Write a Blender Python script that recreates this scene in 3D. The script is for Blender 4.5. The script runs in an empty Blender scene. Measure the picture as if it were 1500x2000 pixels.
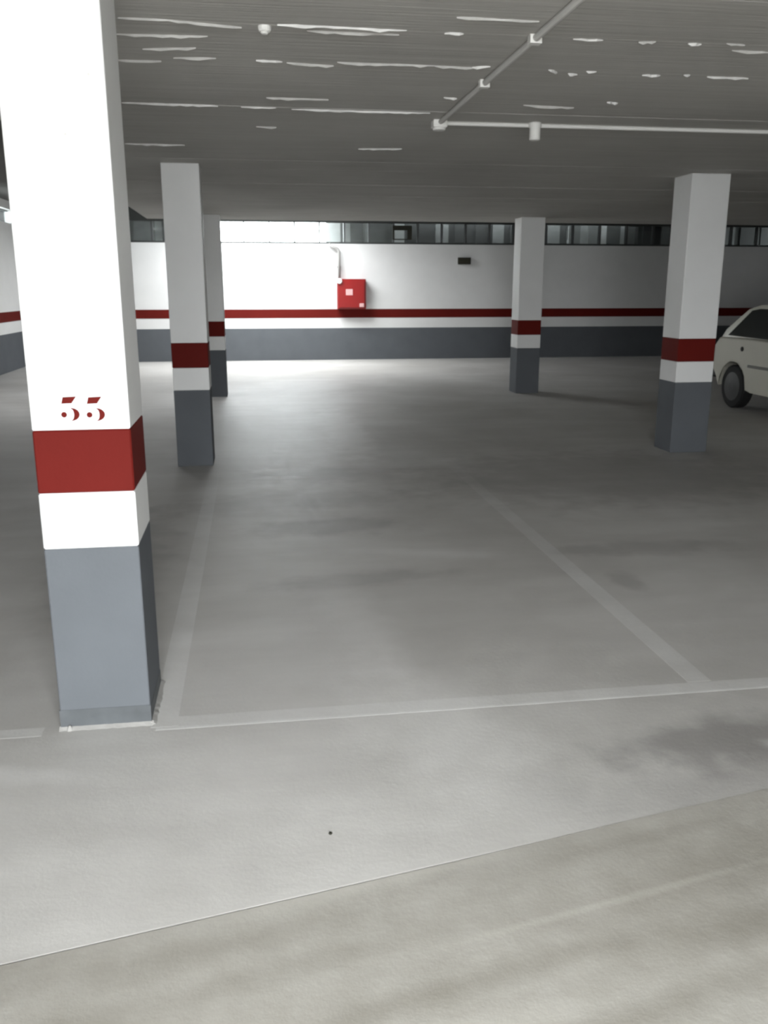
import bpy, bmesh, math, random
from mathutils import Vector, Matrix
C = bpy.context.scene.collection
S = bpy.context.scene
R = random.Random(7)

# ------------------------------------------------------------------ camera
cam = bpy.data.cameras.new('camera')
co = bpy.data.objects.new('camera', cam)
C.objects.link(co)
co.location = (0, 0, 1.55)
co.rotation_euler = (math.pi / 2 - 0.2495, 0, -0.146)
cam.sensor_fit = 'HORIZONTAL'
cam.sensor_width = 36.0
cam.lens = 1710.5 / 1500 * 36.0
cam.clip_start = 0.02
S.camera = co

# ------------------------------------------------------------------ sky, daylight, exposure
SKY = 34.0
W = bpy.data.worlds.new('overcast_sky')
S.world = W
W.use_nodes = True
bg = W.node_tree.nodes['Background']
bg.inputs['Color'].default_value = (0.95, 0.98, 1.0, 1)
bg.inputs['Strength'].default_value = SKY
S.view_settings.view_transform = 'Standard'
S.view_settings.look = 'None'
S.view_settings.gamma = 1
S.view_settings.use_curve_mapping = False
S.view_settings.exposure = 0.0
S.cycles.use_denoising = True
S.cycles.max_bounces = 10
S.cycles.diffuse_bounces = 6
S.cycles.filter_width = 3.0

EX0, EX1, EY = -0.9, 1.05, -1.1          # entrance opening behind the camera
WX0, WX1, WY0, WY1 = -1.1, 1.75, 17.95, 19.15
AX0, AX1, AY0, AY1 = -2.8, -2.15, 12.4, 13.3      # unseen opening added over the left aisle to brighten its floor   # open light well over the rear lane


def portal(name, loc, rot, sx, sy):     # tells the sampler where the sky comes in; gives no light of its own
    l = bpy.data.lights.new(name, 'AREA')
    l.shape = 'RECTANGLE'
    l.size, l.size_y = sx, sy
    l.cycles.is_portal = True
    o = bpy.data.objects.new(name, l)
    o.location, o.rotation_euler = loc, rot
    C.objects.link(o)


portal('entrance_portal', ((EX0 + EX1) / 2, EY - 0.1, 1.28), (math.pi / 2, 0, 0), EX1 - EX0, 2.55)
portal('light_well_portal', ((WX0 + WX1) / 2, (WY0 + WY1) / 2, 3.38), (0, 0, 0), WX1 - WX0, WY1 - WY0)
portal('aisle_portal', ((AX0 + AX1) / 2, (AY0 + AY1) / 2, 3.38), (0, 0, 0), AX1 - AX0, AY1 - AY0)


# ------------------------------------------------------------------ helpers
def tag(o, label=None, cat=None, group=None, kind=None):
    if label: o['label'] = label
    if cat: o['category'] = cat
    if group: o['group'] = group
    if kind: o['kind'] = kind
    return o


def empty(name, loc, label, cat, group=None):
    o = bpy.data.objects.new(name, None)
    o.empty_display_size = 0.1
    o.location = loc
    C.objects.link(o)
    return tag(o, label, cat, group)


def obj(name, bm, mat, parent=None, loc=(0, 0, 0), smooth=False, kind=None):
    me = bpy.data.meshes.new(name)
    bmesh.ops.recalc_face_normals(bm, faces=bm.faces[:])
    bm.to_mesh(me)
    bm.free()
    if smooth:
        for f in me.polygons: f.use_smooth = True
    me.materials.append(mat)
    o = bpy.data.objects.new(name, me)
    o.location = loc
    C.objects.link(o)
    if parent is not None: o.parent = parent
    if kind: o['kind'] = kind
    return o


def box(bm, x0, x1, y0, y1, z0, z1, bev=0.0, seg=1):
    vs = [bm.verts.new((x, y, z)) for x in (x0, x1) for y in (y0, y1) for z in (z0, z1)]
    q = [(0, 1, 3, 2), (4, 6, 7, 5), (0, 4, 5, 1), (2, 3, 7, 6), (0, 2, 6, 4), (1, 5, 7, 3)]
    fs = [bm.faces.new([vs[i] for i in f]) for f in q]
    if bev > 0:
        es = list({e for f in fs for e in f.edges})
        bmesh.ops.bevel(bm, geom=es, offset=bev, segments=seg, affect='EDGES', profile=0.5)
    return bm


def B(*a, **k):
    return box(bmesh.new(), *a, **k)


def boxes(*lst):
    bm = bmesh.new()
    for a in lst: box(bm, *a)
    return bm


def tube(bm, pts, r, n=10):
    """a round pipe through pts"""
    rings = []
    pts = [Vector(p) for p in pts]
    for i, p in enumerate(pts):
        d = (pts[min(i + 1, len(pts) - 1)] - pts[max(i - 1, 0)]).normalized()
        a = Vector((0, 0, 1)) if abs(d.z) < 0.9 else Vector((1, 0, 0))
        u = d.cross(a).normalized()
        v = d.cross(u)
        rings.append([bm.verts.new(p + r * (math.cos(t) * u + math.sin(t) * v)) for t in (2 * math.pi * k / n for k in range(n))])
    for a, b in zip(rings, rings[1:]):
        for k in range(n): bm.faces.new((a[k], a[(k + 1) % n], b[(k + 1) % n], b[k]))
    bm.faces.new(rings[0]); bm.faces.new(rings[-1])
    return bm


def lathe(bm, prof, axis, c, n=24):
    """prof: list of (radius, offset along axis)"""
    rings = []
    for r, h in prof:
        ring = []
        for k in range(n):
            t = 2 * math.pi * k / n
            a, b = r * math.cos(t), r * math.sin(t)
            p = {'x': (h, a, b), 'y': (a, h, b), 'z': (a, b, h)}[axis]
            ring.append(bm.verts.new(Vector(c) + Vector(p)))
        rings.append(ring)
    for a, b in zip(rings, rings[1:]):
        for k in range(n): bm.faces.new((a[k], a[(k + 1) % n], b[(k + 1) % n], b[k]))
    bm.faces.new(rings[0]); bm.faces.new(rings[-1])
    return bm


def plate(pts, y0, y1):
    """an outline in x, z given thickness along y"""
    bm = bmesh.new()
    a = [bm.verts.new((x, y0, z)) for x, z in pts]
    b = [bm.verts.new((x, y1, z)) for x, z in pts]
    bm.faces.new(a); bm.faces.new(b[::-1])
    for i in range(len(pts)):
        j = (i + 1) % len(pts)
        bm.faces.new((a[i], a[j], b[j], b[i]))
    return bm


# ------------------------------------------------------------------ materials
class NT:
    def __init__(s, name):
        s.m = bpy.data.materials.new(name)
        s.m.use_nodes = True
        s.t = s.m.node_tree
        s.b = s.t.nodes['Principled BSDF']
        s.pos = s.t.nodes.new('ShaderNodeNewGeometry').outputs['Position']

    def n(s, typ, **k):
        nd = s.t.nodes.new(typ)
        for a, v in k.items(): setattr(nd, a, v)
        return nd

    def link(s, a, b): s.t.links.new(a, b)

    def val(s, sock, v):
        if hasattr(v, 'is_output'): s.link(v, sock)
        else: sock.default_value = v

    def math(s, op, a, b=0.0, clamp=False):
        nd = s.n('ShaderNodeMath', operation=op, use_clamp=clamp)
        s.val(nd.inputs[0], a); s.val(nd.inputs[1], b)
        return nd.outputs[0]

    def mapping(s, scale=(1, 1, 1), rot=0.0, loc=(0, 0, 0)):
        nd = s.n('ShaderNodeMapping')
        s.link(s.pos, nd.inputs['Vector'])
        nd.inputs['Scale'].default_value = scale
        nd.inputs['Rotation'].default_value = (0, 0, rot)
        nd.inputs['Location'].default_value = loc
        return nd.outputs[0]

    def noise(s, vec, scale, detail=4, rough=0.55, lo=0.3, hi=0.7, dist=0.0):
        nd = s.n('ShaderNodeTexNoise')
        s.link(vec, nd.inputs['Vector'])
        nd.inputs['Scale'].default_value = scale
        nd.inputs['Detail'].default_value = detail
        nd.inputs['Roughness'].default_value = rough
        nd.inputs['Distortion'].default_value = dist
        r = s.n('ShaderNodeMapRange')
        s.link(nd.outputs[0], r.inputs[0])
        r.inputs[1].default_value, r.inputs[2].default_value = lo, hi
        return r.outputs[0]

    def mix(s, fac, a, b, mode='MIX'):
        nd = s.n('ShaderNodeMix', data_type='RGBA', blend_type=mode)
        s.val(nd.inputs[0], fac)
        for sock, v in ((nd.inputs[6], a), (nd.inputs[7], b)):
            if hasattr(v, 'is_output'): s.link(v, sock)
            else: sock.default_value = (*v, 1)
        return nd.outputs[2]

    def blob(s, cx, cy, rx, ry, rot=0.0, soft=0.6, wob=0.35):
        """mask of a stain on the floor, 1 inside, its outline broken up by noise"""
        sx = s.n('ShaderNodeSeparateXYZ'); s.link(s.pos, sx.inputs[0])
        dx, dy = s.math('SUBTRACT', sx.outputs[0], cx), s.math('SUBTRACT', sx.outputs[1], cy)
        cr, sr = math.cos(rot), math.sin(rot)
        a = s.math('ADD', s.math('MULTIPLY', dx, cr / rx), s.math('MULTIPLY', dy, sr / rx))
        b = s.math('ADD', s.math('MULTIPLY', dx, -sr / ry), s.math('MULTIPLY', dy, cr / ry))
        d = s.math('SQRT', s.math('ADD', s.math('MULTIPLY', a, a), s.math('MULTIPLY', b, b)))
        d = s.math('ADD', d, s.math('MULTIPLY', s.math('SUBTRACT', s.noise(s.pos, 5, 4), 0.5), wob * 2))
        r = s.n('ShaderNodeMapRange', interpolation_type='SMOOTHSTEP')
        s.link(d, r.inputs[0])
        r.inputs[1].default_value, r.inputs[2].default_value = 1 + soft * 0.8, 1 - soft * 0.8
        return r.outputs[0]

    def bump(s, h, strength=0.2, dist=0.01):
        nd = s.n('ShaderNodeBump')
        s.link(h, nd.inputs['Height'])
        nd.inputs['Strength'].default_value = strength
        nd.inputs['Distance'].default_value = dist
        s.link(nd.outputs[0], s.b.inputs['Normal'])

    def out(s, col, rough=0.6, spec=0.5):
        s.val(s.b.inputs['Base Color'], col if hasattr(col, 'is_output') else (*col, 1))
        s.val(s.b.inputs['Roughness'], rough)
        s.b.inputs['Specular IOR Level'].default_value = spec
        return s.m


def paint(name, col, var=0.06, rough=0.55, spec=0.35, scale=3.0):
    t = NT(name)
    n1 = t.noise(t.pos, scale, 5)
    dark = tuple(c * (1 - var * 2) for c in col)
    c = t.mix(n1, dark, col)
    t.bump(t.noise(t.pos, 60, 3), 0.08, 0.004)
    return t.out(c, rough, spec)


def concrete_floor(name, line=False, lane=False):
    t = NT(name)
    base_a, base_b = (0.40, 0.388, 0.365), (0.585, 0.573, 0.55)
    if lane: base_a, base_b = (0.27, 0.257, 0.226), (0.40, 0.384, 0.346)
    big = t.noise(t.pos, 0.55, 5, 0.6, 0.32, 0.68, 0.4)
    c = t.mix(big, base_a, base_b)
    st = t.noise(t.mapping((0.5, 2.4, 1), 0.2), 1.6, 5, 0.6, 0.35, 0.7)
    c = t.mix(t.math('MULTIPLY', st, 0.55 if lane else 0.35), c, (0.235, 0.22, 0.19) if lane else (0.34, 0.325, 0.305))
    fine = t.noise(t.pos, 9, 6, 0.65, 0.3, 0.7)
    c = t.mix(t.math('MULTIPLY', fine, 0.16), c, (0.62, 0.61, 0.58))
    if not lane:
        # oil and tyre stains
        for a, k in (((1.64, 2.60, 0.44, 0.15, 0.12), 0.55), ((2.35, 4.9, 0.5, 0.14, 0.0), 0.3), ((1.98, 4.3, 0.08, 0.14, 0), 0.3),
                     ((0.5, 4.55, 0.5, 0.12, 0.1), 0.3), ((0.45, 5.7, 0.5, 0.22, 0.0), 0.35), ((0.2, 6.4, 0.9, 0.3, 0.1), 0.25),
                     ((0.55, 7.4, 0.6, 0.35, 0.0), 0.3), ((3.0, 7.0, 1.5, 1.0, 0.0), 0.3), ((-0.85, 5.2, 0.3, 1.0, 0.0), 0.3),
                     ((1.45, 2.32, 0.5, 0.16, 0.2, 1.2), 0.3), ((0.85, 2.42, 0.12, 0.1, 0.0, 1.2), 0.15), ((1.3, 2.12, 0.4, 0.06, 0.2, 1.2), 0.2)):
            c = t.mix(t.math('MULTIPLY', t.blob(*a), k), c, (0.13, 0.12, 0.115))
        # one long pale streak, then washed-out lighter scuffs
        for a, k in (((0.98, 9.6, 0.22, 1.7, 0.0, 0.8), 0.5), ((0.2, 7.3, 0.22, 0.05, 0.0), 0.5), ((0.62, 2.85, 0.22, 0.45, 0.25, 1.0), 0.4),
                     ((0.95, 5.0, 0.35, 0.07, -0.25, 0.9), 0.25), ((0.3, 5.9, 0.2, 0.06, 0.0, 0.9), 0.25), ((0.45, 3.9, 0.12, 0.6, 0.1, 1.0), 0.25),
                     ((-0.8, 2.72, 0.2, 0.05, -0.2, 0.9), 0.35), ((1.85, 2.5, 0.12, 0.04, -0.5, 0.8), 0.5)):
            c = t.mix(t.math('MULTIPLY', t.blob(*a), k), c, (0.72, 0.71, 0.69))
    else:
        for a, k in (((1.25, 1.95, 0.35, 0.10, 0.2), 0.4), ((1.15, 1.72, 0.25, 0.05, 0.2), 0.4), ((-0.45, 1.62, 0.14, 0.05, 0.2), 0.35), ((0.75, 1.48, 0.4, 0.035, 0.25), 0.4),
                     ((0.35, 1.62, 0.5, 0.03, 0.2), 0.35), ((0.05, 1.75, 0.35, 0.03, 0.2), 0.25), ((1.05, 2.10, 0.25, 0.03, 0.2), 0.3), ((-0.1, 1.85, 0.3, 0.04, 0.2), 0.3)):
            c = t.mix(t.math('MULTIPLY', t.blob(*a, 1.2), k), c, (0.16, 0.145, 0.115))
        for a, k in (((0.9, 1.86, 0.45, 0.012, 0.2, 1.1), 0.28), ((0.3, 2.03, 0.4, 0.03, 0.2, 1.0), 0.35), ((0.2, 1.45, 0.5, 0.04, 0.2, 1.0), 0.3)):
            c = t.mix(t.math('MULTIPLY', t.blob(*a), k), c, (0.52, 0.505, 0.46))
    if line:
        wear = t.noise(t.mapping((1, 1, 1)), 3.2, 6, 0.7, 0.25, 0.72)
        sx = t.n('ShaderNodeSeparateXYZ'); t.link(t.pos, sx.inputs[0])
        far = t.n('ShaderNodeMapRange'); t.link(sx.outputs[1], far.inputs[0])
        far.inputs[1].default_value, far.inputs[2].default_value = 4.6, 8.0
        far.inputs[3].default_value, far.inputs[4].default_value = line, 0.1 * line
        c = t.mix(t.math('MULTIPLY', t.math('ADD', t.math('MULTIPLY', wear, 0.7), 0.3), far.outputs[0]), c, (0.80, 0.80, 0.79))
    t.bump(t.noise(t.pos, 45, 6, 0.7), 0.12, 0.006)
    return t.out(c, t.math('ADD', t.math('MULTIPLY', fine, 0.12), 0.42), 0.4)


def concrete_ceiling(name):
    t = NT(name)
    big = t.noise(t.pos, 0.7, 4, 0.55, 0.3, 0.7)
    c = t.mix(big, (0.40, 0.388, 0.365), (0.52, 0.507, 0.48))
    bd = t.noise(t.mapping((0.35, 7, 1)), 2.2, 5, 0.6, 0.35, 0.7)
    c = t.mix(t.math('MULTIPLY', bd, 0.35), c, (0.62, 0.61, 0.58))
    t.bump(t.noise(t.mapping((0.6, 14, 1)), 3, 5, 0.6), 0.25, 0.01)
    return t.out(c, 0.8, 0.2)


M = {}
WHITE = (0.80, 0.80, 0.79)
M['white'] = paint('white_paint', WHITE, 0.02, 0.6, 0.3)
M['red'] = paint('red_paint', (0.128, 0.011, 0.008), 0.06, 0.7, 0.1)
M['grey'] = paint('grey_paint', (0.122, 0.131, 0.142), 0.05, 0.7, 0.1)
M['grey_scuff'] = paint('scuffed_grey_paint', (0.10, 0.108, 0.114), 0.15, 0.6, 0.3, 8)
M['mortar'] = paint('pale_mortar', (0.36, 0.352, 0.335), 0.12, 0.9, 0.1, 14)
M['fin'] = paint('pale_cement_fin', (0.82, 0.81, 0.785), 0.15, 0.9, 0.1, 9)
M['fin_faint'] = paint('greyed_cement_fin', (0.58, 0.57, 0.545), 0.15, 0.9, 0.1, 9)
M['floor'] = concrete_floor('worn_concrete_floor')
M['lane'] = concrete_floor('tyre_worn_lane_concrete', lane=True)
M['line'] = concrete_floor('worn_bay_line', line=0.36)
M['line_edge'] = concrete_floor('worn_line_edge', line=0.62)
M['ceil'] = concrete_ceiling('board_marked_ceiling_paint')
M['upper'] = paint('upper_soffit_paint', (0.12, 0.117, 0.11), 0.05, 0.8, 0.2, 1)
M['pipe_grey'] = paint('ceiling_coloured_conduit', (0.62, 0.61, 0.585), 0.05, 0.6, 0.3)
M['pvc'] = paint('white_plastic', (0.78, 0.77, 0.74), 0.03, 0.4, 0.4)
M['pipe_pale'] = paint('pale_grey_painted_steel', (0.34, 0.333, 0.32), 0.03, 0.45, 0.4)
M['hose_red'] = paint('red_cabinet_enamel', (0.24, 0.008, 0.008), 0.03, 0.35, 0.5)
M['hose_red2'] = paint('red_cabinet_door_enamel', (0.27, 0.009, 0.008), 0.03, 0.3, 0.5)
M['sticker'] = paint('white_sticker', (0.70, 0.42, 0.41), 0.02, 0.5, 0.3)
M['dark'] = paint('dark_plastic', (0.022, 0.021, 0.014), 0.05, 0.5, 0.3)
M['dark2'] = paint('dark_grille_metal', (0.035, 0.033, 0.02), 0.05, 0.5, 0.3)
M['frame_dark'] = paint('dark_grey_window_frame', (0.06, 0.064, 0.062), 0.05, 0.5, 0.3)
M['mullion'] = paint('grey_window_mullion', (0.10, 0.105, 0.105), 0.05, 0.5, 0.3)
M['ground'] = paint('outside_gravel', (0.30, 0.29, 0.27), 0.2, 0.95, 0.1, 6)
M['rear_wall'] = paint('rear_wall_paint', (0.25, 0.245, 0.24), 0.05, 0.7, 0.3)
M['car'] = paint('cream_car_enamel', (0.52, 0.505, 0.43), 0.02, 0.3, 0.5)
M['black'] = paint('black_rubber', (0.014, 0.014, 0.014), 0.1, 0.75, 0.3)
M['bumper'] = paint('dark_grey_bumper_plastic', (0.03, 0.03, 0.03), 0.05, 0.6, 0.3)
M['hub'] = paint('dull_steel_wheel', (0.04, 0.04, 0.04), 0.1, 0.45, 0.5)
M['lamp_red'] = paint('red_lamp_lens', (0.25, 0.012, 0.01), 0.02, 0.25, 0.5)
M['lamp_white'] = paint('clear_lamp_lens', (0.55, 0.55, 0.55), 0.02, 0.2, 0.5)
M['trim'] = paint('grey_side_strip', (0.20, 0.20, 0.185), 0.02, 0.5, 0.3)
t = NT('dark_car_glass')
t.out((0.012, 0.016, 0.015), 0.08, 0.5)
M['car_glass'] = t.m
g = bpy.data.materials.new('window_glass')
g.use_nodes = True
nt = g.node_tree
for nd in list(nt.nodes): nt.nodes.remove(nd)
o_ = nt.nodes.new('ShaderNodeOutputMaterial'); mx = nt.nodes.new('ShaderNodeMixShader')
tr = nt.nodes.new('ShaderNodeBsdfTransparent'); gl = nt.nodes.new('ShaderNodeBsdfGlossy'); fr = nt.nodes.new('ShaderNodeFresnel')
tr.inputs[0].default_value = (0.86, 0.89, 0.89, 1); gl.inputs['Roughness'].default_value = 0.05
nt.links.new(fr.outputs[0], mx.inputs[0]); nt.links.new(tr.outputs[0], mx.inputs[1])
nt.links.new(gl.outputs[0], mx.inputs[2]); nt.links.new(mx.outputs[0], o_.inputs[0])
M['glass'] = g

# ------------------------------------------------------------------ the setting
XL, XR, YB = -4.65, 13.8, 19.95          # inner faces of left, right and back walls
SL, SE, ZC = -1.5, 14.1, 2.565           # left edge, rear edge and underside of the low slab
ZU = 3.22                                # underside of the raised roof
JT = lambda x: 1.985 + 0.195 * x         # joint between lane and bays

bm = bmesh.new()
def slab(bm, pts, z0, z1):
    a = [bm.verts.new((x, y, z0)) for x, y in pts]; b = [bm.verts.new((x, y, z1)) for x, y in pts]
    bm.faces.new(a[::-1]); bm.faces.new(b)
    for i in range(len(pts)):
        j = (i + 1) % len(pts)
        bm.faces.new((a[i], a[j], b[j], b[i]))
    return bm
slab(bm, [(XL - 0.3, JT(XL - 0.3)), (XR + 0.3, JT(XR + 0.3)), (XR + 0.3, YB + 0.4), (XL - 0.3, YB + 0.4)], -0.2, 0)
slab(bm, [(XL - 0.3, JT(XL - 0.3) - 0.02), (XR + 0.3, JT(XR + 0.3) - 0.02), (XR + 0.3, JT(XR + 0.3)), (XL - 0.3, JT(XL - 0.3))], -0.2, -0.012)
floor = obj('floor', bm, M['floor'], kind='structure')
bm = slab(bmesh.new(), [(XL - 0.3, EY - 0.3), (XR + 0.3, EY - 0.3), (XR + 0.3, JT(XR + 0.3) - 0.001), (1.1, JT(1.1) - 0.001), (0.5, JT(0.5) - 0.007), (XL - 0.3, JT(XL - 0.3) - 0.008)], -0.2, 0.0008)
lane = obj('lane_slab', bm, M['lane'], floor)
lane['label'] = 'tan tyre-worn concrete of the driving lane'
# narrow bay lines, worn nearly into the concrete
def line(name, pts, mat):
    return obj(name, slab(bmesh.new(), pts, -0.004, 0.0004), mat, floor)
line('bay_line', [(-0.42, 2.99), (-0.325, 2.99), (-0.325, 7.75), (-0.42, 7.75)], M['line'])
line('bay_line', [(1.70, 3.066), (1.80, 3.066), (1.80, 7.9), (1.70, 7.9)], M['line'])
line('bay_line', [(-0.325, 2.985), (4.6, 2.99), (4.6, 3.055), (-0.325, 3.065)], M['line'])
line('bay_line_edge', [(-0.40, 2.968), (4.6, 2.978), (4.6, 2.99), (-0.40, 2.985)], M['line_edge'])
line('bay_line', [(-5, 2.985), (-0.80, 2.985), (-0.80, 3.05), (-5, 3.05)], M['line'])
o = obj('crumb', lathe(bmesh.new(), [(0.004, 0), (0.006, 0.003), (0.003, 0.006)], 'z', (0.173, 2.255, 0.0), 8), M['dark'])
tag(o, 'tiny dark crumb of grit on the bare pale floor in front of the numbered column', 'debris')

gr = bpy.data.objects
obj('ground', B(XL - 6, XR + 6, -14, EY - 0.3, -0.25, -0.02), M['ground'], kind='structure')
obj('ground', B(XL - 4, XR + 4, YB + 0.3, 34, -0.3, 2.32), M['ground'], kind='structure')

# back wall with its painted bands
wb = obj('wall_back', B(XL - 0.3, XR + 0.3, YB, YB + 0.3, 0, 2.505), M['white'], kind='structure')
obj('red_band', B(XL, XR, YB - 0.004, YB + 0.01, 0.923, 1.113), M['red'], wb)
obj('grey_band', B(XL, XR, YB - 0.006, YB + 0.01, 0.0, 0.70), M['grey'], wb)
wl = obj('wall_left', boxes((XL - 0.3, XL, EY, YB, 0, 2.80), (XL - 0.3, XL, EY, 16.2, 2.80, 3.6), (XL - 0.3, XL, 19.3, YB + 0.3, 2.80, 3.6),
                            (XL - 0.3, XL, 16.2, 19.3, 3.06, 3.6)), M['white'], kind='structure')
obj('red_band', B(XL - 0.01, XL + 0.004, EY, YB, 0.93, 1.12), M['red'], wl)
obj('grey_band', B(XL - 0.01, XL + 0.006, EY, YB, 0.0, 0.71), M['grey'], wl)
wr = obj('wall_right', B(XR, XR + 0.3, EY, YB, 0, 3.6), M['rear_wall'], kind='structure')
obj('red_band', B(XR - 0.004, XR + 0.01, EY, YB, 0.923, 1.113), M['red'], wr)
obj('grey_band', B(XR - 0.006, XR + 0.01, EY, YB, 0.0, 0.70), M['grey'], wr)
obj('wall_rear', boxes((XL - 0.3, EX0, EY - 0.25, EY, 0, 3.6), (EX1, XR + 0.3, EY - 0.25, EY, 0, 3.6), (EX0, EX1, EY - 0.25, EY, ZC, 3.6)),
    M['rear_wall'], kind='structure')

# low slab: a deck whose underside is cast in strips, each a little out of level with the next
ceil = obj('ceiling', B(SL, XR + 0.3, EY - 0.25, SE, ZC + 0.012, 3.3), M['ceil'], kind='structure')
yb = [EY - 0.25]
y = 3.86 - 0.545 * 10
while y < SE - 0.3:
    yb.append(y); y += 0.545
yb.append(SE)
for i, (a, b) in enumerate(zip(yb, yb[1:])):
    dz = R.uniform(0, 0.0025)
    obj('soffit_strip', B(SL, XR, a + 0.002, b - 0.002, ZC + dz - 0.002, ZC + 0.02), M['ceil'], ceil)
FINS = [(-0.47,3.85,-0.28,3.85,0.034), (-0.28,3.85,-0.00,3.91,0.021), (-0.51,4.08,-0.14,4.06,0.023), (0.14,3.85,0.66,3.86,0.042), (0.26,3.92,0.64,3.92,0.029),
 (0.82,3.87,0.90,3.87,0.058), (-0.43,4.30,-0.20,4.25,0.017), (-0.31,4.44,-0.12,4.42,0.037), (-0.57,4.52,-0.37,4.51,0.029), (0.06,4.43,0.18,4.44,0.056),
 (0.20,4.45,0.42,4.48,0.019), (0.43,4.41,0.89,4.41,0.038), (0.89,4.41,1.08,4.42,0.019), (1.07,4.41,1.15,4.39,0.076), (-0.68,5.49,-0.15,5.50,0.044),
 (-0.02,5.51,0.18,5.51,0.044), (0.27,5.53,1.09,5.53,0.045), (-0.86,6.96,-0.44,6.97,0.071), (1.08,5.10,1.155,5.11,0.052), (1.37,3.88,1.50,3.88,0.045),
 (1.66,3.88,1.73,3.87,0.030), (1.88,3.88,1.94,3.88,0.053), (2.04,3.85,2.13,3.86,0.023), (2.12,3.95,2.30,3.96,0.032), (1.44,4.40,1.50,4.45,0.049),
 (1.56,4.47,1.61,4.48,0.050), (1.63,4.41,1.68,4.41,0.039), (1.93,4.44,2.02,4.44,0.050), (2.13,4.41,2.16,4.41,0.040), (2.26,4.43,2.48,4.43,0.040),
 (0.82,3.65,1.15,3.66,0.026), (1.57,5.23,1.88,5.26,0.028), (2.01,5.08,2.08,5.10,0.040), (0.83,6.96,1.15,6.91,0.049), (0.07,6.13,0.20,6.14,0.037), (0.12,5.24,0.46,5.24,0.027)]
for x0, y0, x1, y1, w in FINS:          # pale cement that ran out of the joints
    bm = bmesh.new()
    n = max(4, int((x1 - x0) / 0.035))
    rows = []
    for i in range(n + 1):
        u = i / n
        e = min(1.0, 0.35 + 4 * min(u, 1 - u))
        ww = max(0.003, 0.30 * w * e * R.uniform(0.5, 1.15))
        x, yy = x0 + (x1 - x0) * u, y0 + (y1 - y0) * u + R.uniform(-0.1, 0.1) * w
        h = 0.010 * e * R.uniform(0.5, 1.2)
        rows.append([bm.verts.new((x, yy - ww, ZC + 0.006)), bm.verts.new((x, yy - ww * 0.5, ZC - 0.003 - h)), bm.verts.new((x, yy + ww * 0.5, ZC - 0.003 - h * 0.8)), bm.verts.new((x, yy + ww, ZC + 0.006))])
    for a, b in zip(rows, rows[1:]):
        for k in range(4): bm.faces.new((a[k], a[(k + 1) % 4], b[(k + 1) % 4], b[k]))
    bm.faces.new(rows[0]); bm.faces.new(rows[-1])
    obj('cement_fin', bm, M['fin'] if w > 0.0385 else M['fin_faint'], ceil)
# raised roof over the left side and the rear lane, open above the light well and the added aisle opening
up = obj('ceiling', boxes((XL - 0.3, SL + 0.02, EY - 0.25, AY0, ZU, 3.45), (XL - 0.3, SL + 0.02, AY1, WY0, ZU, 3.45), (XL - 0.3, AX0, AY0, AY1, ZU, 3.45), (AX1, SL + 0.02, AY0, AY1, ZU, 3.45), (SL + 0.02, XR + 0.3, SE - 0.05, WY0, ZU, 3.45),
                     (XL - 0.3, WX0, WY0, WY1, ZU, 3.45), (WX1, XR + 0.3, WY0, WY1, ZU, 3.45), (XL - 0.3, XR + 0.3, WY1, YB + 0.5, ZU, 3.45),
                     (1.65, 9.3, YB + 0.5, 21.08, ZU, 3.45), (9.3, XR + 0.3, YB + 0.5, 21.7, ZU, 3.45), (XL - 0.3, -0.8, YB + 0.5, 21.7, ZU, 3.45)), M['upper'], kind='structure')  # overhangs past the back wall are unseen, added to cut sky light

# clerestory windows on top of the back wall
def window(name, x0, x1, step, dark_from):
    fr = obj(name, boxes((x0, x1, YB + 0.06, YB + 0.20, 2.505, 2.545), (x0, x1, YB + 0.06, YB + 0.20, 2.95, ZU), (x0, x0 + 0.06, YB + 0.06, YB + 0.20, 2.545, 2.95),
                         (x1 - 0.06, x1, YB + 0.06, YB + 0.20, 2.545, 2.95)), M['frame_dark'], kind='structure')
    n = round((x1 - x0 - 0.12) / step)
    st = (x1 - x0 - 0.12) / n
    for i in range(n):
        a = x0 + 0.06 + st * i
        if i: obj('mullion', B(a - 0.018, a + 0.018, YB + 0.08, YB + 0.18, 2.545, 2.95), M['mullion'], fr)
        obj('pane', B(a + (0.018 if i else 0), a + st - (0.018 if i < n - 1 else 0), YB + 0.125, YB + 0.131, 2.545, 2.95), M['glass'], fr)
    return fr
window('window_1', XL, -0.72, 0.65, 0)
w2 = window('window_2', -0.72, 5.95, 0.53, 0)
window('window_3', 5.95, XR, 0.65, 0)
obj('sash', boxes((3.13, 3.56, YB + 0.02, YB + 0.06, 2.80, 2.90), (3.46, 3.56, YB + 0.02, YB + 0.06, 2.60, 2.80), (3.13, 3.17, YB + 0.02, YB + 0.06, 2.60, 2.80),
                  (3.17, 3.46, YB + 0.02, YB + 0.06, 2.60, 2.62)), M['dark'], w2)
obj('window_4', boxes((XL - 0.2, XL - 0.1, 16.2, 19.3, 2.80, 2.82), (XL - 0.2, XL - 0.1, 16.2, 19.3, 3.04, 3.06), (XL - 0.2, XL - 0.1, 17.7, 17.74, 2.82, 3.04)), M['mullion'], kind='structure')
w4 = bpy.data.objects['window_4']
obj('pane', B(XL - 0.155, XL - 0.149, 16.2, 17.7, 2.82, 3.04), M['glass'], w4)
obj('pane', B(XL - 0.155, XL - 0.149, 17.74, 19.3, 2.82, 3.04), M['glass'], w4)

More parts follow.
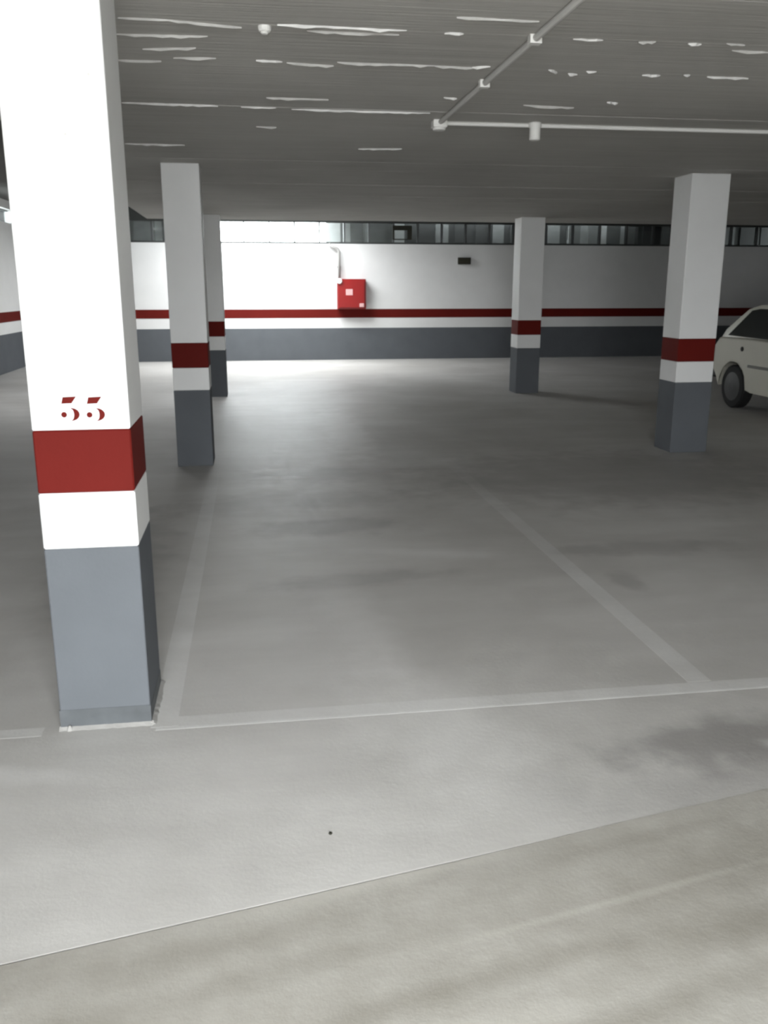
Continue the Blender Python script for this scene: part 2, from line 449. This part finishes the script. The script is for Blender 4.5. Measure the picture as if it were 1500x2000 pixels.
# board fences outside, seen through the clerestory
def fence(x0, x1, y, label, shades):
    f = empty('board_fence', ((x0 + x1) / 2, y, 2.32), label, 'fence')
    x, i = x0, 0
    cx = (x0 + x1) / 2
    while x < x1:
        w = R.uniform(0.16, 0.34)
        e = min(x + w, x1)
        k = shades[i % len(shades)]
        dy = 0.014 if i % 2 else -0.014   # boards lap over one another
        i += 1
        obj('board', B(max(x - 0.02, x0 + 0.003) - cx, min(e + 0.02, x1 - 0.003) - cx, dy, dy + 0.027, 0.0, 1.35 + R.uniform(-0.02, 0.02)), BOARD[k], f)
        x = e
    obj('rail', boxes((x0 - cx + 0.003, x1 - cx - 0.003, 0.042, 0.09, 0.3, 0.38), (x0 - cx + 0.003, x1 - cx - 0.003, 0.042, 0.09, 1.0, 1.08)), BOARD[1], f)
BOARD = [paint('fence_board_%s' % n, (v, v * 1.02, v * 1.01), 0.1, 0.8, 0.2, 4) for n, v in (('charcoal', 0.04), ('dark_grey', 0.13), ('mid_grey', 0.28), ('pale_grey', 0.5), ('white', 0.82))]
fence(XL - 1, -0.75, 21.2, 'grey board fence outside the left clerestory behind the columns', [1, 2, 2, 3])
fence(1.75, 3.6, 21.2, 'pale and grey striped board fence outside the window above the hose cabinet', [3, 2, 1, 2, 1, 1, 3, 1])
fence(3.48, 7.74, 21.36, 'dark board fence outside the window above the small dark wall fitting', [0, 0, 0, 0, 1, 0])
fence(7.6, 9.3, 21.2, 'patchy pale board fence outside the window just left of the right front column', [2, 3, 2, 4, 1, 3, 1])
fence(9.18, XR + 1, 21.36, 'charcoal board fence outside the window behind the right front column', [0, 1, 0])

# ------------------------------------------------------------------ columns
H0, H1, H2 = 0.68, 0.877, 1.092
def column(x0, y0, w, d, top, label, dark_base=True):
    r = empty('column', (x0 + w / 2, y0 + d / 2, 0), label, 'column', 'banded garage columns')
    a, b = w / 2, d / 2
    obj('shaft', B(-a, a, -b, b, H2, top, bev=0.006, seg=2), M['white'], r)
    obj('red_band', B(-a, a, -b, b, H1, H2, bev=0.005, seg=1), M['red'], r)
    obj('white_band', B(-a, a, -b, b, H0, H1, bev=0.005, seg=1), M['white'], r)
    obj('grey_base', B(-a, a, -b, b, 0.0, H0, bev=0.006, seg=2), M['grey'], r)
    return r
c1 = column(-0.738, 3.025, 0.318, 0.35, ZC, 'white column numbered in red stencil figures, nearest to the camera')
column(-0.708, 7.93, 0.314, 0.35, ZC, 'second white column behind the numbered one, standing in its own shade')
column(-0.72, 13.2, 0.316, 0.35, ZC, 'far column half hidden behind the shaded second column, before the brightest wall')
column(3.985, 7.93, 0.375, 0.35, ZC, 'white banded column in front of the cream car')
column(3.945, 13.0, 0.36, 0.35, ZC, 'far column with one lit side, right of the dark wall fitting')
# details of the numbered column
cx, cy = -0.738 + 0.159, 3.025 + 0.175
yf = -0.175
num = obj('numeral_five', plate([(-0.634 - cx, 1.180), (-0.600 - cx, 1.182), (-0.587 - cx, 1.204), (-0.628 - cx, 1.202)], yf - 0.0015, yf + 0.001), M['red'], c1)
def figure(dx, dz, parent):
    def disc(x, z, r, n=14): return [(x + r * math.cos(2 * math.pi * k / n), z + r * math.sin(2 * math.pi * k / n)) for k in range(n)]
    bms = bmesh.new()
    flag = [(-0.636, 1.181), (-0.603, 1.182), (-0.587, 1.2045), (-0.630, 1.203)]
    ball = disc(-0.630, 1.1445, 0.0095)
    bowl = []
    for k in range(11):
        t = math.pi / 2 - math.pi * k / 10
        bowl.append((-0.607 + 0.027 * math.cos(t), 1.145 + 0.0215 * math.sin(t)))
    for k in range(11):
        t = -math.pi / 2 + math.pi * k / 10
        bowl.append((-0.607 + 0.009 * math.cos(t), 1.145 + 0.019 * math.sin(t)))
    for pts in (flag, ball, bowl):
        pts = [(x - cx + dx, z + dz) for x, z in pts]
        a = [bms.verts.new((x, yf - 0.0012, z)) for x, z in pts]; b = [bms.verts.new((x, yf + 0.001, z)) for x, z in pts]
        bms.faces.new(a); bms.faces.new(b[::-1])
        for i in range(len(pts)):
            j = (i + 1) % len(pts)
            bms.faces.new((a[i], a[j], b[j], b[i]))
    return obj('numeral_five', bms, M['red'], parent)
bpy.data.objects.remove(num)
figure(0, 0, c1); figure(0.0815, -0.002, c1)
obj('scuffed_foot', boxes((-0.1605, 0.1605, -0.1765, -0.17, 0.006, 0.075), (0.155, 0.1605, -0.17, 0.17, 0.006, 0.06)), M['grey_scuff'], c1)
bm = bmesh.new()                                     # pale mortar squeezed out round the foot
for (xa, ya, xb, yb2) in ((-0.165, -0.182, 0.168, -0.182), (0.168, -0.182, 0.168, 0.18)):
    rows = []
    n = 16
    for i in range(n + 1):
        u = i / n
        px, py = xa + (xb - xa) * u, ya + (yb2 - ya) * u
        ww = R.uniform(0.006, 0.013)
        if xa == xb: rows.append([bm.verts.new((px - 0.01, py, 0.012)), bm.verts.new((px + ww, py, 0.0)), bm.verts.new((px - 0.01, py, 0.0))])
        else: rows.append([bm.verts.new((px, py + 0.008, 0.012)), bm.verts.new((px, py - ww, 0.0)), bm.verts.new((px, py + 0.008, 0.0))])
    for a, b in zip(rows, rows[1:]):
        for k in range(3): bm.faces.new((a[k], a[(k + 1) % 3], b[(k + 1) % 3], b[k]))
    bm.faces.new(rows[0]); bm.faces.new(rows[-1])
obj('mortar_edge', bm, M['mortar'], c1)

for x, z in ((0.111, 2.186), (0.028, 2.014)):      # two old fixing holes high on the front face
    obj('fixing_hole', lathe(bmesh.new(), [(0.004, -0.001), (0.005, 0.0005), (0.003, 0.001)], 'y', (x, yf, z), 10), M['pipe_grey'], c1)
obj('mortar_edge', lathe(bmesh.new(), [(0.012, -0.003), (0.008, 0.008), (0.003, 0.014)], 'z', (-0.128, yf - 0.008, 0.003), 9), M['mortar'], c1)

# ------------------------------------------------------------------ ceiling services
o = tag(obj('conduit', tube(bmesh.new(), [(1.195, EY, ZC - 0.016), (1.195, 5.72, ZC - 0.016)], 0.015), M['pipe_grey']),
    'ceiling-coloured conduit running away from the camera to the junction box', 'conduit')
for y in (3.85, 4.67):
    obj('clip', boxes((1.17, 1.22, y - 0.02, y + 0.02, ZC - 0.036, ZC + 0.004)), M['pvc'], o)
tag(obj('conduit', tube(bmesh.new(), [(1.23, 5.775, ZC - 0.014), (8.5, 5.775, ZC - 0.014)], 0.0125), M['pvc']),
    'white conduit running right across the ceiling from the junction box', 'conduit')
j = empty('junction_box', (1.195, 5.765, ZC), 'white junction box at the corner where both ceiling conduits meet', 'junction box')
obj('box_body', B(-0.045, 0.045, -0.045, 0.045, -0.045, 0.004, bev=0.008, seg=2), M['pvc'], j)
obj('cover', lathe(bmesh.new(), [(0.038, -0.058), (0.040, -0.052), (0.040, -0.045)], 'z', (0, 0, 0), 20), M['pvc'], j)
f = empty('ceiling_fitting', (1.81, 5.755, ZC), 'small white cylindrical fitting hanging under the white conduit', 'ceiling fitting')
obj('mount', lathe(bmesh.new(), [(0.036, -0.024), (0.040, -0.03), (0.040, 0.003)], 'z', (0, 0, 0), 20), M['pvc'], f)
obj('holder', lathe(bmesh.new(), [(0.028, -0.105), (0.034, -0.10), (0.034, -0.024)], 'z', (0, 0, 0), 20), M['pvc'], f)
f = empty('ceiling_box', (0.09, 3.885, ZC), 'small round white box at the end of the brightest cement line', 'junction box')
obj('box_body', lathe(bmesh.new(), [(0.022, -0.022), (0.026, -0.018), (0.027, 0.003)], 'z', (0, 0, 0), 16), M['pvc'], f)
obj('cap', lathe(bmesh.new(), [(0.012, -0.030), (0.016, -0.026), (0.016, -0.022)], 'z', (0, 0, 0), 12), M['pvc'], f)

# ------------------------------------------------------------------ things on the back wall
h = empty('fire_hose_cabinet', (2.19, YB, 1.115), 'red fire hose cabinet on the white back wall above the red stripe', 'fire hose cabinet')
obj('body', B(-0.315, 0.315, -0.20, 0.0, 0.0, 0.645, bev=0.012, seg=2), M['hose_red'], h)
d = obj('door', B(-0.29, 0.28, -0.222, -0.20, 0.03, 0.615, bev=0.006, seg=1), M['hose_red2'], h)
st = obj('emblem', boxes((-0.135, 0.015, -0.2255, -0.221, 0.30, 0.43)), M['sticker'], d)
st['label'] = 'pale square sticker on the door'
obj('lock', B(0.165, 0.265, -0.236, -0.221, 0.045, 0.125, bev=0.006), M['sticker'], d)
v = obj('inlet_valve', lathe(bmesh.new(), [(0.05, -0.26), (0.06, -0.25), (0.06, -0.18)], 'y', (-0.275, 0.0, 0.60), 18), M['pvc'], h)
v['label'] = 'white fitting at the upper corner where the pipe enters'
pts = [(1.925, YB - 0.10, 1.763), (1.925, YB - 0.10, 2.32)]
for k in range(1, 6):
    a = math.pi / 2 * k / 5
    pts.append((1.925 - 0.08 * (1 - math.cos(a)), YB - 0.10, 2.32 + 0.09 * math.sin(a)))
pts += [(1.78, YB - 0.10, 2.43), (1.70, YB - 0.09, 2.50)]
p = tag(obj('water_pipe', tube(bmesh.new(), pts, 0.032, 12), M['pipe_pale'], smooth=True), 'pale grey pipe rising from the red cabinet with a bend at the top', 'pipe')
obj('bracket', boxes((1.885, 1.965, YB - 0.07, YB + 0.002, 2.0, 2.03)), M['pipe_pale'], p)
f = empty('wall_fitting', (4.745, YB, 2.155), 'small dark rectangular fitting high on the white back wall', 'wall fitting')
obj('housing', B(-0.145, 0.145, -0.07, 0.0, -0.075, 0.075, bev=0.01, seg=2), M['dark'], f)
obj('face', B(-0.125, 0.125, -0.076, -0.07, -0.055, 0.055, bev=0.002), M['dark2'], f)

# ------------------------------------------------------------------ the parked car (rear end towards the back wall)
car = empty('car', (7.08, 9.7, 0), 'cream hatchback parked behind the right front column', 'car')
HW = 0.78                                      # half width; local -x is the side seen, +y the tail
def loft_body():
    """side outline with wheel arches, swept across the width with rounded flanks"""
    top = [(1.80, 0.50), (1.84, 0.66), (1.80, 0.80), (1.68, 0.915), (1.0, 0.93), (0.0, 0.915), (-0.75, 0.90), (-1.3, 0.86), (-1.72, 0.74), (-1.86, 0.55), (-1.84, 0.36)]
    bot = [(-1.70, 0.24), (-1.58, 0.24)]
    def arch(c):
        return [(c + 0.345 * math.cos(t), 0.275 + 0.345 * math.sin(t)) for t in [math.pi - math.pi * k / 12 for k in range(13)]]
    bot += arch(-1.17)
    bot += [(-0.7, 0.235), (0.8, 0.25)]
    bot += arch(1.28)
    bot += [(1.70, 0.40)]
    out = top + bot
    bm = bmesh.new()
    rings = []
    for x in (-HW, -HW + 0.012, -HW + 0.05, 0.0, HW - 0.05, HW - 0.012, HW):
        k = abs(x) / HW
        ins = 0.0 if k < 0.96 else (0.02 if k > 0.995 else 0.006)
        ring = []
        for (yy, zz) in out:
            zz2 = zz - ins * (1 if zz > 0.7 else 0)
            yy2 = yy * (1 - ins * 0.6)
            # the flank leans in above and below the waist
            dx = 0.0
            if k > 0.95 and k < 0.999: dx = 0.0
            ring.append(bm.verts.new((x - math.copysign(dx, x) if x else 0, yy2, zz2)))
        rings.append(ring)
    n = len(out)
    for a, b in zip(rings, rings[1:]):
        for i in range(n): bm.faces.new((a[i], a[(i + 1) % n], b[(i + 1) % n], b[i]))
    fa = bm.faces.new(rings[0]); fb = bm.faces.new(rings[-1])
    bmesh.ops.triangulate(bm, faces=[fa, fb])
    return bm
obj('body', loft_body(), M['car'], car)
def cabin():
    bm = bmesh.new()
    prof = [(1.74, 0.90, 0.715), (1.66, 1.02, 0.69), (1.30, 1.29, 0.60), (1.08, 1.345, 0.57), (0.2, 1.375, 0.565), (-0.25, 1.345, 0.57), (-0.95, 0.93, 0.70), (-1.05, 0.86, 0.715)]
    L = [[bm.verts.new((s * w, yy, z)) for yy, z, w in prof] for s in (-1, 1)]
    low = [[bm.verts.new((s * 0.735, yy, 0.87)) for yy in (1.74, 1.66, 1.30, 1.08, 0.2, -0.25, -0.95, -1.05)] for s in (-1, 1)]
    n = len(prof)
    for i in range(n - 1):
        bm.faces.new((L[0][i], L[0][i + 1], L[1][i + 1], L[1][i]))
        for s in (0, 1): bm.faces.new((L[s][i], L[s][i + 1], low[s][i + 1], low[s][i]))
    bm.faces.new((low[0][0], low[0][-1], low[1][-1], low[1][0]))
    bm.faces.new((L[0][0], low[0][0], low[1][0], L[1][0])); bm.faces.new((L[0][-1], low[0][-1], low[1][-1], L[1][-1]))
    return bm
obj('cabin', cabin(), M['car'], car)
def side_pane(s, quad):
    bm = bmesh.new()
    a = [bm.verts.new((s * (w + 0.006), y, z)) for y, z, w in quad]; b = [bm.verts.new((s * (w - 0.012), y, z)) for y, z, w in quad]
    bm.faces.new(a); bm.faces.new(b[::-1])
    m = len(quad)
    for i in range(m): bm.faces.new((a[i], a[(i + 1) % m], b[(i + 1) % m], b[i]))
    return bm
wd = lambda z: 0.735 - (z - 0.87) * 0.335
for s in (-1, 1):
    obj('side_window', side_pane(s, [(y, z, wd(z)) for y, z in ((1.57, 0.945), (0.42, 0.93), (0.38, 1.30), (1.05, 1.30), (1.22, 1.275))]), M['car_glass'], car)
    obj('side_window', side_pane(s, [(y, z, wd(z)) for y, z in ((0.36, 0.93), (-0.80, 0.93), (-0.28, 1.27), (0.32, 1.30))]), M['car_glass'], car)
    obj('side_strip', B(*sorted((s * (HW - 0.004), s * (HW + 0.012))), -0.75, 0.90, 0.565, 0.60, bev=0.004), M['trim'], car)
    obj('door_handle', B(*sorted((s * (HW - 0.01), s * (HW + 0.02))), 0.22, 0.36, 0.79, 0.82, bev=0.006), M['bumper'], car)
def slope_pane(p0, p1, w0, w1, off):
    bm = bmesh.new()
    (ya, za), (yb3, zb) = p0, p1
    L = math.hypot(yb3 - ya, zb - za); ny, nz = -(zb - za) / L, (yb3 - ya) / L
    if nz < 0: ny, nz = -ny, -nz
    for o1 in (off, -0.01):
        pass
    f = [bm.verts.new((x, yy + ny * off, zz + nz * off)) for x, yy, zz in ((-w0, ya, za), (w0, ya, za), (w1, yb3, zb), (-w1, yb3, zb))]
    g2 = [bm.verts.new((x, yy - ny * 0.01, zz - nz * 0.01)) for x, yy, zz in ((-w0, ya, za), (w0, ya, za), (w1, yb3, zb), (-w1, yb3, zb))]
    bm.faces.new(f); bm.faces.new(g2[::-1])
    for i in range(4): bm.faces.new((f[i], f[(i + 1) % 4], g2[(i + 1) % 4], g2[i]))
    return bm
obj('rear_window', slope_pane((1.62, 1.05), (1.345, 1.255), 0.60, 0.53, 0.006), M['car_glass'], car)
obj('windscreen', slope_pane((-0.88, 0.971), (-0.31, 1.31), 0.62, 0.52, 0.006), M['car_glass'], car)
obj('bumper', B(-0.74, 0.74, 1.74, 1.90, 0.36, 0.52, bev=0.03, seg=2), M['bumper'], car)
obj('bumper', B(-0.76, 0.76, -1.95, -1.78, 0.28, 0.46, bev=0.03, seg=2), M['bumper'], car)
for s in (-1, 1):
    obj('tail_lamp', B(*sorted((s * 0.52, s * 0.735)), 1.79, 1.85, 0.60, 0.76, bev=0.01), M['lamp_red'], car)
    obj('headlamp', B(*sorted((s * 0.45, s * 0.72)), -1.86, -1.76, 0.56, 0.70, bev=0.015), M['lamp_white'], car)
    for yw in (-1.17, 1.28):
        wh = obj('wheel', lathe(bmesh.new(), [(0.20, 0.0), (0.265, 0.004), (0.285, 0.025), (0.285, 0.145), (0.265, 0.165), (0.20, 0.17)], 'x', (s * 0.59 if s > 0 else -0.76, yw, 0.285), 32), M['black'], car, smooth=False)
        cap = obj('wheel_disc', lathe(bmesh.new(), [(0.06, -0.012 if s < 0 else 0.182), (0.19, 0.0 if s < 0 else 0.17), (0.20, 0.008 if s < 0 else 0.162)], 'x', (s * 0.59 if s > 0 else -0.76, yw, 0.285), 24), M['hub'], wh)
obj('underbody', B(-0.56, 0.56, -1.65, 1.62, 0.22, 0.55), M['bumper'], car)
obj('fuel_cap', lathe(bmesh.new(), [(0.018, -0.014), (0.030, -0.010), (0.032, 0.02)], 'x', (-HW, 1.07, 0.79), 16), M['bumper'], car)
